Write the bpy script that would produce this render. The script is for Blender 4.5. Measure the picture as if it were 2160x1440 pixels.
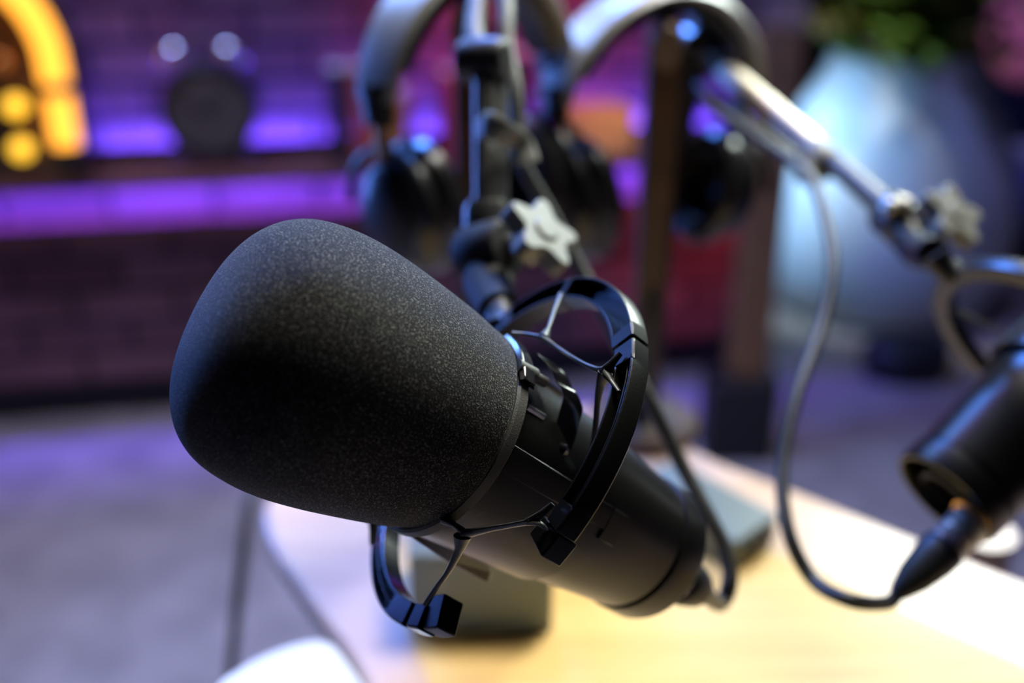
import bpy, math, random
from mathutils import Vector as V, Matrix
random.seed(4)
R = math.radians
C = bpy.context.scene.collection
for o in list(bpy.data.objects): bpy.data.objects.remove(o)

# ------------------------------------------------------------------ camera, world, lights, exposure
CAM = V((0, 0, 1.14)); PITCH = R(24)
FWD = V((0, math.cos(PITCH), -math.sin(PITCH))); UP = V((0, math.sin(PITCH), math.cos(PITCH))); RT = V((1, 0, 0))
F = 2100.0
cd = bpy.data.cameras.new('camera'); cam = bpy.data.objects.new('camera', cd); C.objects.link(cam)
cam.location = CAM; cam.rotation_euler = (R(90) - PITCH, 0, 0)
cd.lens = 35; cd.sensor_width = 36; cd.clip_start = .01; cd.clip_end = 50
cd.dof.use_dof = True; cd.dof.focus_distance = .295; cd.dof.aperture_fstop = 3.5
sc = bpy.context.scene; sc.camera = cam
def at(px, py, Z): return CAM + FWD * Z + RT * ((px - 1080) / F * Z) - UP * ((py - 720) / F * Z)
def hit(px, py, p, n):
    d = FWD + RT * ((px - 1080) / F) - UP * ((py - 720) / F)
    return CAM + d * ((V(p) - CAM).dot(n) / d.dot(n))
def on(px, py, z): return hit(px, py, (0, 0, z), V((0, 0, 1)))
def camdir(x, y, z): return (RT * x - UP * y + FWD * z).normalized()

sc.view_settings.view_transform = 'Standard'; sc.view_settings.look = 'None'
sc.view_settings.gamma = 1; sc.view_settings.use_curve_mapping = False
sc.view_settings.exposure = 0.0
sc.cycles.use_denoising = True
sc.cycles.max_bounces = 6; sc.cycles.sample_clamp_indirect = 6
w = bpy.data.worlds.new('studio_dark'); sc.world = w; w.use_nodes = True
w.node_tree.nodes['Background'].inputs[0].default_value = (.10, .08, .16, 1)
w.node_tree.nodes['Background'].inputs[1].default_value = .06

def lamp(name, loc, target, power, col, size=.5, sy=None, kind='AREA', spot=60, blend=.8, spread=180):
    d = bpy.data.lights.new(name, kind); d.energy = power; d.color = col
    if kind == 'AREA':
        d.shape = 'RECTANGLE'; d.size = size; d.size_y = sy or size; d.spread = R(spread)
    elif kind == 'SPOT':
        d.shadow_soft_size = size; d.spot_size = R(spot); d.spot_blend = blend
    else: d.shadow_soft_size = size
    o = bpy.data.objects.new(name, d); C.objects.link(o); o.location = loc
    o.rotation_euler = (V(target) - V(loc)).to_track_quat('-Z', 'Y').to_euler()
    return o
lamp('overhead_softbox', (.40, .98, 2.15), (.05, .5, .8), 12, (1, .96, .86), .5, spread=110)
lamp('rear_rim_fill', (.95, 1.75, 1.75), (.05, .45, 1.0), 3.4, (.86, 1, .90), .45, spread=55)  # added rim light for microphone body, ring and knobs, not a real fixture
lamp('blue_ceiling_panel', (-.06, 1.38, 1.84), (.15, .45, .9), 22, (.08, .25, 1), .22)
lamp('blue_key_panel', (-.80, 1.55, 2.05), (.1, .5, .9), 26, (.18, .38, 1), .5, .5)
lamp('blue_light_bar', (-1.0, 1.25, 1.02), (0, .45, 1.02), 10.5, (.10, .26, 1), .07, .8)
lamp('floor_fill_left', (-.9, 1.1, 2.5), (-.8, 1.25, 0), 34, (1, .86, .74), .3, kind='SPOT', spot=75)  # added fill that brightens the left carpet, narrowed to spare the wall
lamp('floor_fill_right', (1.1, 1.6, 2.6), (1.0, 1.75, 0), 19, (.95, .75, 1), .3, kind='SPOT', spot=46)  # added fill for the right carpet, cone kept off the planter
lamp('planter_side_fill', (.30, 2.70, .75), (1.0, 2.85, .34), 40, (.33, .62, 1), .12, kind='SPOT', spot=62, blend=.6)  # added blue light for the planter's left side, hidden behind the brick wall
lamp('planter_front_fill', (.60, 1.3, 2.3), (.80, 2.70, .30), 100, (.36, .64, 1), .12, kind='SPOT', spot=19, blend=.8)  # added cool frontal fill on the planter, no lamp of the room
lamp('plant_fill', (.35, 2.75, 2.3), (1.0, 2.9, .95), 150, (1, .95, .80), .15, kind='SPOT', spot=38, blend=.5)  # added overhead light that brings up the leaves
lamp('armchair_fill', (1.15, 2.7, 2.4), (1.75, 3.2, .45), 170, (.40, .38, 1), .15, kind='SPOT', spot=45, blend=.5)  # added blue light that lifts the armchair and cushion out of the dark
lamp('red_wall_spot', (.54, 1.96, .42), (.40, 2.36, .33), 10, (1, .07, .03), .05, kind='SPOT', spot=70)
lamp('red_shelf_spot', (.15, 1.6, 1.5), (.0, 2.3, 1.0), 34, (1, .05, .03), .12, kind='SPOT', spot=50)
lamp('amber_box_fill', (.36, 1.5, 1.3), hit(1260, 290, (0, 2.3, 0), V((0, 1, 0))), 20, (1, .62, .25), .05, kind='SPOT', spot=13, blend=.6)  # added narrow warm light that brightens the storage box
lamp('magenta_wall_wash', (-.5, 1.2, 2.4), (-.9, 2.2, .3), 2.2, (1, .10, .12), .3)

# ------------------------------------------------------------------ helpers
class M:
    """vertex/face collector"""
    def __init__(s): s.v = []; s.f = []
    def add(s, v, f, T=None):
        b = len(s.v)
        s.v += [tuple(T @ V(p)) if T else tuple(p) for p in v]
        s.f += [tuple(i + b for i in q) for q in f]
        return s
def T_axis(p, d, xref=None):
    d = V(d).normalized(); x = V(xref) if xref else (V((1, 0, 0)) if abs(d.x) < .9 else V((0, 1, 0)))
    x = (x - d * x.dot(d)).normalized(); y = d.cross(x)
    m = Matrix((x, y, d)).transposed().to_4x4(); m.translation = V(p); return m
def lathe(m, prof, T=None, n=48, a0=0, a1=360):
    """prof: (r, z) list, about local z."""
    full = abs(a1 - a0) >= 359.9; k = n if full else n + 1
    v = []; f = []
    for r, z in prof:
        for i in range(k):
            a = R(a0 + (a1 - a0) * i / n); v.append((r * math.cos(a), r * math.sin(a), z))
    for j in range(len(prof) - 1):
        for i in range(n):
            i2 = (i + 1) % k
            f.append((j * k + i, j * k + i2, (j + 1) * k + i2, (j + 1) * k + i))
    return m.add(v, f, T)
def box(m, c, s, T=None):
    x, y, z = c; a, b, h = s[0] / 2, s[1] / 2, s[2] / 2
    v = [(x + i * a, y + j * b, z + k * h) for k in (-1, 1) for j in (-1, 1) for i in (-1, 1)]
    f = [(0, 2, 3, 1), (4, 5, 7, 6), (0, 1, 5, 4), (2, 6, 7, 3), (0, 4, 6, 2), (1, 3, 7, 5)]
    return m.add(v, f, T)
def catmull(p, sub):
    p = [V(q) for q in p]
    if len(p) < 3 or sub < 2: return p
    out = []
    for i in range(len(p) - 1):
        a = p[i - 1] if i else p[0] * 2 - p[1]; b = p[i]; c = p[i + 1]
        d = p[i + 2] if i + 2 < len(p) else p[-1] * 2 - p[-2]
        for k in range(sub):
            t = k / sub
            out.append(.5 * ((2 * b) + (c - a) * t + (2 * a - 5 * b + 4 * c - d) * t * t + (3 * b - a - 3 * c + d) * t ** 3))
    out.append(p[-1]); return out
def tube(m, pts, r, n=12, sub=8, flat=1.0, ref=None, T=None):
    """swept tube, r a number or one per point; flat squashes along the second axis"""
    P = catmull(pts, sub)
    if isinstance(r, (int, float)): rr = [r] * len(P)
    else:
        rr = []
        for i in range(len(P)):
            t = i / (len(P) - 1) * (len(r) - 1); k = min(int(t), len(r) - 2); rr.append(r[k] + (r[k + 1] - r[k]) * (t - k))
    v = []; f = []; x = None
    for i, p in enumerate(P):
        d = (P[min(i + 1, len(P) - 1)] - P[max(i - 1, 0)]).normalized()
        if x is None: x = V(ref) if ref else (V((1, 0, 0)) if abs(d.x) < .8 else V((0, 0, 1)))
        x = (x - d * x.dot(d)).normalized(); y = d.cross(x)
        for k in range(n):
            a = 2 * math.pi * k / n; v.append(p + x * (rr[i] * math.cos(a)) + y * (rr[i] * flat * math.sin(a)))
    L = len(P)
    for i in range(L - 1):
        for k in range(n): f.append((i * n + k, i * n + (k + 1) % n, (i + 1) * n + (k + 1) % n, (i + 1) * n + k))
    f.append(tuple(range(n - 1, -1, -1))); f.append(tuple((L - 1) * n + k for k in range(n)))
    return m.add(v, f, T)
def prism(m, pts, z0, z1, T=None):
    n = len(pts)
    v = [(x, y, z0) for x, y in pts] + [(x, y, z1) for x, y in pts]
    f = [tuple(range(n - 1, -1, -1)), tuple(range(n, 2 * n))] + [(i, (i + 1) % n, n + (i + 1) % n, n + i) for i in range(n)]
    return m.add(v, f, T)
def rounded(pts, rad, seg=6):
    out = []; n = len(pts)
    for i in range(n):
        p = V(pts[i]); a = V(pts[i - 1]) - p; b = V(pts[(i + 1) % n]) - p
        rr = min(rad, a.length * .45, b.length * .45)
        s = p + a.normalized() * rr; e = p + b.normalized() * rr
        for k in range(seg + 1):
            t = k / seg; out.append(tuple(s * (1 - t) ** 2 + p * (2 * t * (1 - t)) + e * t * t))
    return out
def obj(name, m, mat, parent=None, smooth=True, bevel=0, seg=2, off=None, solid=0, angle=35):
    me = bpy.data.meshes.new(name)
    o0 = V(off) if off is not None else (V(parent['_o']) if parent is not None and '_o' in parent else V((0, 0, 0)))
    me.from_pydata([tuple(V(p) - o0) for p in m.v], [], m.f); me.update()
    import bmesh
    b = bmesh.new(); b.from_mesh(me); bmesh.ops.remove_doubles(b, verts=b.verts, dist=1e-7)
    bmesh.ops.recalc_face_normals(b, faces=b.faces); b.to_mesh(me); b.free()
    o = bpy.data.objects.new(name, me); C.objects.link(o); me.materials.append(mat)
    if parent is not None: o.parent = parent
    if off is not None and parent is None: o.location = off
    if solid:
        s = o.modifiers.new('solid', 'SOLIDIFY'); s.thickness = solid; s.offset = 0
    if bevel:
        s = o.modifiers.new('bevel', 'BEVEL'); s.width = bevel; s.segments = seg; s.limit_method = 'ANGLE'; s.angle_limit = R(40); s.harden_normals = False
    if smooth:
        for p in me.polygons: p.use_smooth = True
        try: me.set_sharp_from_angle(angle=R(angle))
        except Exception: pass
    return o
def tag(o, label, cat, group=None, kind=None):
    o['label'] = label; o['category'] = cat
    if group: o['group'] = group
    if kind: o['kind'] = kind
    return o
def thing(name, label, cat, loc=(0, 0, 0), group=None, T=None):
    o = bpy.data.objects.new(name, None); C.objects.link(o); o.empty_display_size = .02
    if T is not None: o.matrix_world = T; o['_o'] = (0, 0, 0)
    else: o.location = loc; o['_o'] = tuple(loc)
    return tag(o, label, cat, group)
def struct(o): o['kind'] = 'structure'; return o

def mat(name, col, rough=.5, metal=0, bump=0, bscale=400, var=0, emit=None, es=0, coat=0, sheen=0, spec=.5, vscale=None, trans=0, detail=3):
    m = bpy.data.materials.new(name); m.use_nodes = True; nt = m.node_tree; b = nt.nodes['Principled BSDF']
    b.inputs['Base Color'].default_value = (*col, 1); b.inputs['Roughness'].default_value = rough; b.inputs['Metallic'].default_value = metal
    b.inputs['Specular IOR Level'].default_value = spec; b.inputs['Coat Weight'].default_value = coat
    b.inputs['Sheen Weight'].default_value = sheen; b.inputs['Transmission Weight'].default_value = trans
    if emit: b.inputs['Emission Color'].default_value = (*emit, 1); b.inputs['Emission Strength'].default_value = es
    tc = nt.nodes.new('ShaderNodeTexCoord')
    n = nt.nodes.new('ShaderNodeTexNoise'); n.inputs['Scale'].default_value = bscale; n.inputs['Detail'].default_value = detail
    nt.links.new(tc.outputs['Object'], n.inputs['Vector'])
    if bump:
        bp = nt.nodes.new('ShaderNodeBump'); bp.inputs['Strength'].default_value = bump; bp.inputs['Distance'].default_value = .001
        nt.links.new(n.outputs['Fac'], bp.inputs['Height']); nt.links.new(bp.outputs['Normal'], b.inputs['Normal'])
    if var:
        n2 = nt.nodes.new('ShaderNodeTexNoise'); n2.inputs['Scale'].default_value = vscale or bscale; n2.inputs['Detail'].default_value = 4
        nt.links.new(tc.outputs['Object'], n2.inputs['Vector'])
        r = nt.nodes.new('ShaderNodeValToRGB'); r.color_ramp.elements[0].position = .3; r.color_ramp.elements[1].position = .7
        r.color_ramp.elements[0].color = (*[c * (1 - var) for c in col], 1); r.color_ramp.elements[1].color = (*[min(1, c * (1 + var)) for c in col], 1)
        nt.links.new(n2.outputs['Fac'], r.inputs['Fac']); nt.links.new(r.outputs['Color'], b.inputs['Base Color'])
    return m

MT = {}
MT['matte'] = mat('satin_black_metal', (.0075, .0072, .0065), .30, .0, .06, 900, .15, spec=.4)
MT['plastic'] = mat('black_moulded_plastic', (.006, .006, .0058), .33, 0, .05, 1500, .1, spec=.35)
MT['gloss'] = mat('glossy_black_plastic', (.006, .006, .008), .16, 0, .02, 600, .1, spec=.7)
MT['web'] = mat('grey_elastomer', (.05, .052, .05), .38, 0, .05, 1200, .1, spec=.6)
MT['collar'] = mat('dark_grey_coating', (.085, .085, .075), .48, .1, .25, 2500, .15)
MT['steel'] = mat('brushed_steel', (.62, .61, .56), .27, 1, .05, 500, .1)
MT['nickel'] = mat('satin_nickel', (.60, .60, .56), .42, .55)
MT['chrome'] = mat('chrome', (.8, .8, .8), .12, 1)
MT['armmatte'] = mat('olive_grey_arm', (.075, .072, .06), .5)
MT['rubber2'] = mat('dull_black_casting', (.010, .010, .011), .62, 0, .1, 500, .1, spec=.3)
MT['dullmetal'] = mat('dull_screw_metal', (.22, .21, .19), .38, 1)
MT['arm'] = mat('grey_painted_arm', (.12, .12, .115), .24, .6, .05, 700, .1, spec=.6)
MT['armdark'] = mat('black_painted_arm', (.018, .018, .020), .45, .1, .05, 700, .1)
MT['knob'] = mat('grey_plastic_knob', (.18, .185, .165), .5, 0, .1, 900, .1)
MT['cable'] = mat('black_rubber_cable', (.034, .034, .031), .45, 0, .2, 1500, .2)
MT['cable2'] = mat('dark_rubber_cable', (.014, .015, .013), .5, 0, .2, 1500, .2)
MT['rubber'] = mat('black_rubber_boot', (.012, .016, .017), .45, 0, .1, 1500, .1)
MT['brass'] = mat('brass_contact', (.75, .42, .12), .35, 1)
MT['band'] = mat('padded_leatherette', (.34, .34, .32), .34, 0, .1, 600, .1)  # grey raised to stand in for light from the front left
MT['cup'] = mat('black_earcup_plastic', (.012, .012, .013), .33, 0, .05, 600, .1)
MT['earpad'] = mat('black_leather_pad', (.014, .014, .015), .28, 0, .1, 500, .1)
MT['gold'] = mat('bronze_slider', (.42, .26, .12), .35, 1)
MT['postwood'] = mat('dark_walnut', (.075, .035, .015), .5, 0, .2, 60, .35)
MT['oak'] = mat('orange_oak', (.26, .12, .045), .6, 0, .2, 40, .25)
MT['white'] = mat('white_paper', (.86, .88, .87), .7, 0, .05, 300, .02)
MT['box'] = mat('grey_powder_coat', (.17, .215, .24), .36, .1, .1, 900, .08)
MT['pot'] = mat('white_glazed_planter', (.62, .66, .70), .5, 0, .05, 40, .05)
MT['soil'] = mat('potting_soil', (.03, .02, .012), 1, 0, .6, 90, .4)
MT['leaf'] = mat('green_leaf', (.07, .17, .02), .45, 0, .1, 60, .5, vscale=12)
MT['leaf2'] = mat('yellow_green_leaf', (.22, .17, .02), .45, 0, .1, 60, .4, vscale=12)
MT['stem'] = mat('brown_stem', (.10, .06, .03), .8, 0, .3, 60, .3)
MT['carpet'] = mat('grey_carpet', (.36, .31, .28), .98, 0, .9, 350, .22, sheen=.2, vscale=9)
MT['blackwall'] = mat('black_wall_paint', (.012, .012, .016), .9, 0, .1, 60, .2)
MT['ceil'] = mat('dark_ceiling_paint', (.03, .03, .035), .95, 0, .1, 60, .2)
MT['shelf'] = mat('reddish_brown_shelf_wood', (.22, .085, .05), .6, 0, .2, 30, .3)
MT['blackfoot'] = mat('black_plastic_foot', (.008, .008, .009), .5, 0, .1, 200, .1)
MT['bluefab'] = mat('navy_upholstery', (.035, .045, .19), .85, 0, .3, 500, .2, sheen=.4)
MT['pinkfab'] = mat('rose_cushion_fabric', (.55, .12, .17), .9, 0, .3, 300, .15, sheen=.3)
MT['gunmetal'] = mat('aged_dark_metal', (.035, .034, .03), .45, .5, .1, 80, .3)
MT['dial'] = mat('dark_clock_dial', (.11, .09, .07), .6, 0, .1, 60, .3)
MT['led'] = mat('violet_led_tape', (.2, .1, .8), .5, emit=(.09, .06, 1), es=150)
MT['led2'] = mat('bright_violet_led_tape', (.2, .1, .8), .5, emit=(.13, .06, 1), es=160)
MT['amber'] = mat('amber_lit_acrylic', (.9, .4, .05), .3, emit=(1, .40, .035), es=2.3)
MT['bulb'] = mat('yellow_lit_bulb', (.9, .6, .1), .3, emit=(1, .55, .02), es=1.9)
MT['cabinet'] = mat('dark_walnut_veneer', (.10, .055, .02), .35, 0, .1, 40, .3)
MT['greenled'] = mat('green_indicator', (.0, .3, .15), .3, emit=(0, .35, .16), es=.8)

def foam_mat():
    m = bpy.data.materials.new('open_cell_foam'); m.use_nodes = True; nt = m.node_tree; b = nt.nodes['Principled BSDF']
    tc = nt.nodes.new('ShaderNodeTexCoord'); L = nt.links.new
    n = nt.nodes.new('ShaderNodeTexNoise'); n.inputs['Scale'].default_value = 2100; n.inputs['Detail'].default_value = 3
    L(tc.outputs['Object'], n.inputs['Vector'])
    r = nt.nodes.new('ShaderNodeValToRGB'); e = r.color_ramp.elements
    e[0].position = .42; e[0].color = (.0025, .0025, .0025, 1); e[1].position = .66; e[1].color = (.24, .24, .23, 1)
    q = r.color_ramp.elements.new(.56); q.color = (.006, .006, .0055, 1)
    L(n.outputs['Fac'], r.inputs['Fac']); L(r.outputs['Color'], b.inputs['Base Color'])
    bp = nt.nodes.new('ShaderNodeBump'); bp.inputs['Strength'].default_value = .9; bp.inputs['Distance'].default_value = .0006
    L(n.outputs['Fac'], bp.inputs['Height']); L(bp.outputs['Normal'], b.inputs['Normal'])
    b.inputs['Roughness'].default_value = .75; b.inputs['Specular IOR Level'].default_value = .12
    b.inputs['Sheen Weight'].default_value = .14; b.inputs['Sheen Roughness'].default_value = .5
    return m
MT['foam'] = foam_mat()
def brick_mat():
    m = bpy.data.materials.new('painted_brick'); m.use_nodes = True; nt = m.node_tree; b = nt.nodes['Principled BSDF']; L = nt.links.new
    tc = nt.nodes.new('ShaderNodeTexCoord'); mp = nt.nodes.new('ShaderNodeMapping'); mp.inputs['Rotation'].default_value = (R(-90), 0, 0)
    L(tc.outputs['Object'], mp.inputs['Vector'])
    k = nt.nodes.new('ShaderNodeTexBrick'); k.inputs['Scale'].default_value = 1
    k.inputs['Brick Width'].default_value = .23; k.inputs['Row Height'].default_value = .078; k.inputs['Mortar Size'].default_value = .008
    k.inputs['Mortar Smooth'].default_value = .3; k.inputs['Bias'].default_value = -.1
    k.inputs['Color1'].default_value = (.52, .27, .28, 1); k.inputs['Color2'].default_value = (.30, .13, .14, 1); k.inputs['Mortar'].default_value = (.05, .035, .04, 1)
    L(mp.outputs['Vector'], k.inputs['Vector'])
    n = nt.nodes.new('ShaderNodeTexNoise'); n.inputs['Scale'].default_value = 5; n.inputs['Detail'].default_value = 5; L(tc.outputs['Object'], n.inputs['Vector'])
    mx = nt.nodes.new('ShaderNodeMix'); mx.data_type = 'RGBA'; mx.blend_type = 'MULTIPLY'; mx.inputs['Factor'].default_value = .8
    L(k.outputs['Color'], mx.inputs['A']); L(n.outputs['Fac'], mx.inputs['B']); L(mx.outputs['Result'], b.inputs['Base Color'])
    bp = nt.nodes.new('ShaderNodeBump'); bp.invert = True; bp.inputs['Strength'].default_value = .8; bp.inputs['Distance'].default_value = .01
    L(k.outputs['Fac'], bp.inputs['Height']); L(bp.outputs['Normal'], b.inputs['Normal']); b.inputs['Roughness'].default_value = .85
    return m
MT['brick'] = brick_mat()
def wood_mat(name, c1, c2, rough, sx=3):
    m = bpy.data.materials.new(name); m.use_nodes = True; nt = m.node_tree; b = nt.nodes['Principled BSDF']; L = nt.links.new
    tc = nt.nodes.new('ShaderNodeTexCoord'); mp = nt.nodes.new('ShaderNodeMapping'); mp.inputs['Scale'].default_value = (sx, sx * 12, sx); mp.inputs['Rotation'].default_value = (0, 0, R(25))
    L(tc.outputs['Object'], mp.inputs['Vector'])
    n = nt.nodes.new('ShaderNodeTexNoise'); n.inputs['Scale'].default_value = 1.6; n.inputs['Detail'].default_value = 6; n.inputs['Distortion'].default_value = 1.2; L(mp.outputs['Vector'], n.inputs['Vector'])
    r = nt.nodes.new('ShaderNodeValToRGB'); r.color_ramp.elements[0].position = .35; r.color_ramp.elements[1].position = .65
    r.color_ramp.elements[0].color = (*c1, 1); r.color_ramp.elements[1].color = (*c2, 1)
    L(n.outputs['Fac'], r.inputs['Fac']); L(r.outputs['Color'], b.inputs['Base Color']); b.inputs['Roughness'].default_value = rough
    return m
MT['honey'] = wood_mat('honey_oak_veneer', (.68, .43, .135), (.78, .53, .20), .45)
MT['birch'] = wood_mat('pale_birch_edge', (.60, .41, .31), (.68, .49, .38), .3)

# ------------------------------------------------------------------ the setting
TZ = .74                                                            # table top height
m = M(); box(m, (0, 1.6, -.01), (7, 6, .02)); fl = obj('floor', m, MT['carpet'], smooth=False); struct(fl)
m = M(); box(m, (0, 1.6, 2.81), (7, 6, .02)); struct(obj('ceiling', m, MT['ceil'], smooth=False))
PSI = R(10); WD = V((math.cos(PSI), math.sin(PSI), 0)); WN = V((math.sin(PSI), -math.cos(PSI), 0))
W0 = on(200, 868, 0)                                                 # a point of the wall's foot
WT = Matrix((WD, -WN, V((0, 0, 1)))).transposed().to_4x4(); WT.translation = W0   # local x along wall, y into wall, z up
def wl(px, py, out=0):
    """wall-local (along, up) of the sight line through a pixel, on the plane `out` in front of the wall"""
    p = hit(px, py, W0 + WN * out, WN); q = WT.inverted() @ p; return q.x, q.z
x_end = wl(1650, 500)[0]
m = M(); box(m, ((x_end - 2.2) / 2, .1, 1.4), (x_end + 2.2, .2, 2.8))
wb = obj('wall_back', m, MT['brick'], smooth=False); wb.matrix_world = WT; struct(wb)
m = M(); box(m, (0, 4.45, 1.4), (7, .1, 2.8)); struct(obj('wall_far', m, MT['blackwall'], smooth=False))
m = M(); box(m, (3.45, 1.6, 1.4), (.1, 6, 2.8)); struct(obj('wall_right', m, MT['blackwall'], smooth=False))
m = M(); box(m, (-3.45, 1.6, 1.4), (.1, 6, 2.8)); struct(obj('wall_left', m, MT['blackwall'], smooth=False))
m = M(); box(m, ((x_end - 2.2) / 2, -.008, .04), (x_end + 2.2, .016, .08)); o = obj('baseboard_back', m, MT['blackwall'], smooth=False, bevel=.003); o.matrix_world = WT; struct(o)

# shelf with two LED tapes
SD = .20
sx, sz = wl(560, 364, SD)                                            # front edge height
def wthing(name, label, cat, x, out, z, group=None):
    T = WT @ Matrix.Translation((x, -out, z)); return thing(name, label, cat, group=group, T=T)
sh = wthing('wall_shelf', 'long reddish brown wooden shelf on the brick wall', 'shelf', 0, 0, sz)
m = M(); box(m, ((x_end - 2.2) / 2, -SD / 2, -.011), (x_end + 2.1, SD, .022)); obj('board', m, MT['shelf'], sh, smooth=False, bevel=.003)
for bx_ in (-1.3, -.3, .6, 1.4):
    m = M(); box(m, (bx_, -.015, -.047), (.02, .03, .05)); obj('bracket', m, MT['gunmetal'], sh, smooth=False, bevel=.003)
def tape(label, x0, x1, up):
    z0 = sz if up else sz - .022; k = 1 if up else -1
    t = wthing('led_strip', label, 'led strip', 0, 0, z0, 'violet led strips of the shelf')
    m = M(); box(m, ((x0 + x1) / 2, (-.028 if up else -.045), k * .007), (x1 - x0, .010, .006)); o = obj('light_tape', m, MT['led'] if up else MT['led2'], t, smooth=False); o['label'] = 'glowing violet tape'
    m = M(); box(m, ((x0 + x1) / 2, (-.046 if up else -.060), k * .017), (x1 - x0, .006, .032)); box(m, ((x0 + x1) / 2, (-.036 if up else -.052), k * .002), (x1 - x0, .022, .003)); obj('channel', m, MT['blackwall'], t, smooth=False)
xa = -1.9
tape('violet led strip in a channel on top of the shelf behind the clock', xa, x_end - .1, True)
tape('violet led strip in a channel under the shelf', xa, x_end - .1, False)
_, tz = wl(560, 466, .05)
m = M(); box(m, ((x_end - 2.2) / 2, -.03, 0), (x_end + 2.1, .06, .03)); o = obj('trim_1', m, MT['shelf'], smooth=False, bevel=.002); o.matrix_world = WT @ Matrix.Translation((0, 0, tz)); struct(o)

# ------------------------------------------------------------------ things on the shelf
# jukebox
jx, _ = wl(-20, 300, .14)
jk = wthing('jukebox_radio', 'small arched jukebox radio with glowing amber tubes and yellow lamps', 'radio', jx, .145, sz)
def arch_pts(hw, h, r0=None, n=20):
    pts = [(-hw, 0)] + [(-hw, h - hw)]
    for i in range(1, n): a = math.pi - math.pi * i / n; pts.append((hw * math.cos(a), h - hw + hw * math.sin(a)))
    return pts + [(hw, h - hw), (hw, 0)]
FY = Matrix.Rotation(R(90), 4, 'X')
JH = .44; JW = .19
m = M(); prism(m, arch_pts(JW - .012, JH - .012), -.09, .05, FY); obj('cabinet', m, MT['cabinet'], jk, bevel=.004)
m = M(); outer = arch_pts(JW, JH)
tube(m, [(x * .87, -.08, max(z * .955, .075)) for x, z in outer], .026, 12, 2); o = obj('light_tube', m, MT['amber'], jk); o['label'] = 'glowing amber light tube'
for s in (-1, 1):
    m = M(); tube(m, [(s * JW * .87, -.08, .05), (s * JW * .87, -.08, .078)], .03, 16, 1); obj('tube_cap', m, MT['gunmetal'], jk)
    m = M(); tube(m, [(s * JW * .87, -.08, .176), (s * JW * .87, -.08, .200)], .0285, 16, 1); obj('tube_band', m, MT['steel'], jk)
m = M(); lathe(m, [(.0, .058), (.05, .058), (.055, .05), (.055, .0)], Matrix.Translation((0, -.05, .27)) @ Matrix.Rotation(R(90), 4, 'X'), 32); obj('dial', m, MT['dial'], jk)
m = M()
for k in range(7): box(m, (-.072 + k * .024, -.057, .09), (.010, .012, .09))
obj('speaker_grille', m, MT['gunmetal'], jk, smooth=False, bevel=.001)
for (px, py) in ((35, 222), (48, 312), (5, 128)):
    bx_, bz_ = wl(px, py, .20); m = M(); r = .020 if py > 150 else .017
    lathe(m, [(0, r), (r * .5, r * .87), (r * .87, r * .5), (r, 0), (r * .9, -.012), (0, -.012)], Matrix.Translation((bx_ - jx, -.066, bz_ - sz)) @ Matrix.Rotation(R(90), 4, 'X'), 24)
    o = obj('lamp', m, MT['bulb'] if py > 150 else MT['brass'], jk); o['label'] = 'round yellow lamp' if py > 150 else 'dim brass coloured knob'

# twin bell clock
cx, cz = wl(440, 235, .14); cr = .098
ck = wthing('alarm_clock', 'round dark twin-bell alarm clock standing on the shelf', 'clock', cx, .115, sz)
hz = cz - sz
m = M(); lathe(m, [(0, -.035), (cr * .8, -.035), (cr, -.02), (cr, .03), (cr * .93, .036), (cr * .9, .026)], Matrix.Translation((0, 0, hz)) @ Matrix.Rotation(R(90), 4, 'X'), 48); obj('case', m, MT['gunmetal'], ck)
m = M(); lathe(m, [(0, .024), (cr * .9, .024)], Matrix.Translation((0, 0, hz)) @ Matrix.Rotation(R(90), 4, 'X'), 48); obj('dial', m, MT['dial'], ck)
for a, L_ in ((50, .045), (160, .065)):
    m = M(); tube(m, [(0, -.027, hz), (math.cos(R(a)) * L_, -.027, hz + math.sin(R(a)) * L_)], .0025, 6, 1); obj('hand', m, MT['gunmetal'], ck)
for s in (-1, 1):
    T = Matrix.Translation((s * .055, 0, hz + cr + .012)) @ Matrix.Rotation(R(s * 28), 4, 'Y')
    m = M(); lathe(m, [(.038, 0), (.036, .012), (.026, .025), (.012, .032), (0, .034)], T, 28); o = obj('bell', m, MT['chrome'], ck, solid=.002); o['label'] = 'chrome bell'
    m = M(); tube(m, [(s * .055, 0, hz - cr * .75), (s * .075, 0, .008)], .006, 10, 1); lathe(m, [(0, .014), (.012, .010), (.014, 0), (.01, -.006), (0, -.008)], Matrix.Translation((s * .078, 0, .009)), 14); o = obj('foot', m, MT['chrome'], ck); o['label'] = 'chrome ball foot'
m = M(); tube(m, [(-.03, 0, hz + cr + .03), (-.02, 0, hz + cr + .055), (.02, 0, hz + cr + .055), (.03, 0, hz + cr + .03)], .003, 8, 6); obj('handle', m, MT['steel'], ck)
m = M(); tube(m, [(0, 0, hz + cr - .01), (0, 0, hz + cr + .03)], .003, 8, 1); box(m, (0, 0, hz + cr + .03), (.03, .008, .008)); obj('hammer', m, MT['steel'], ck)

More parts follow.
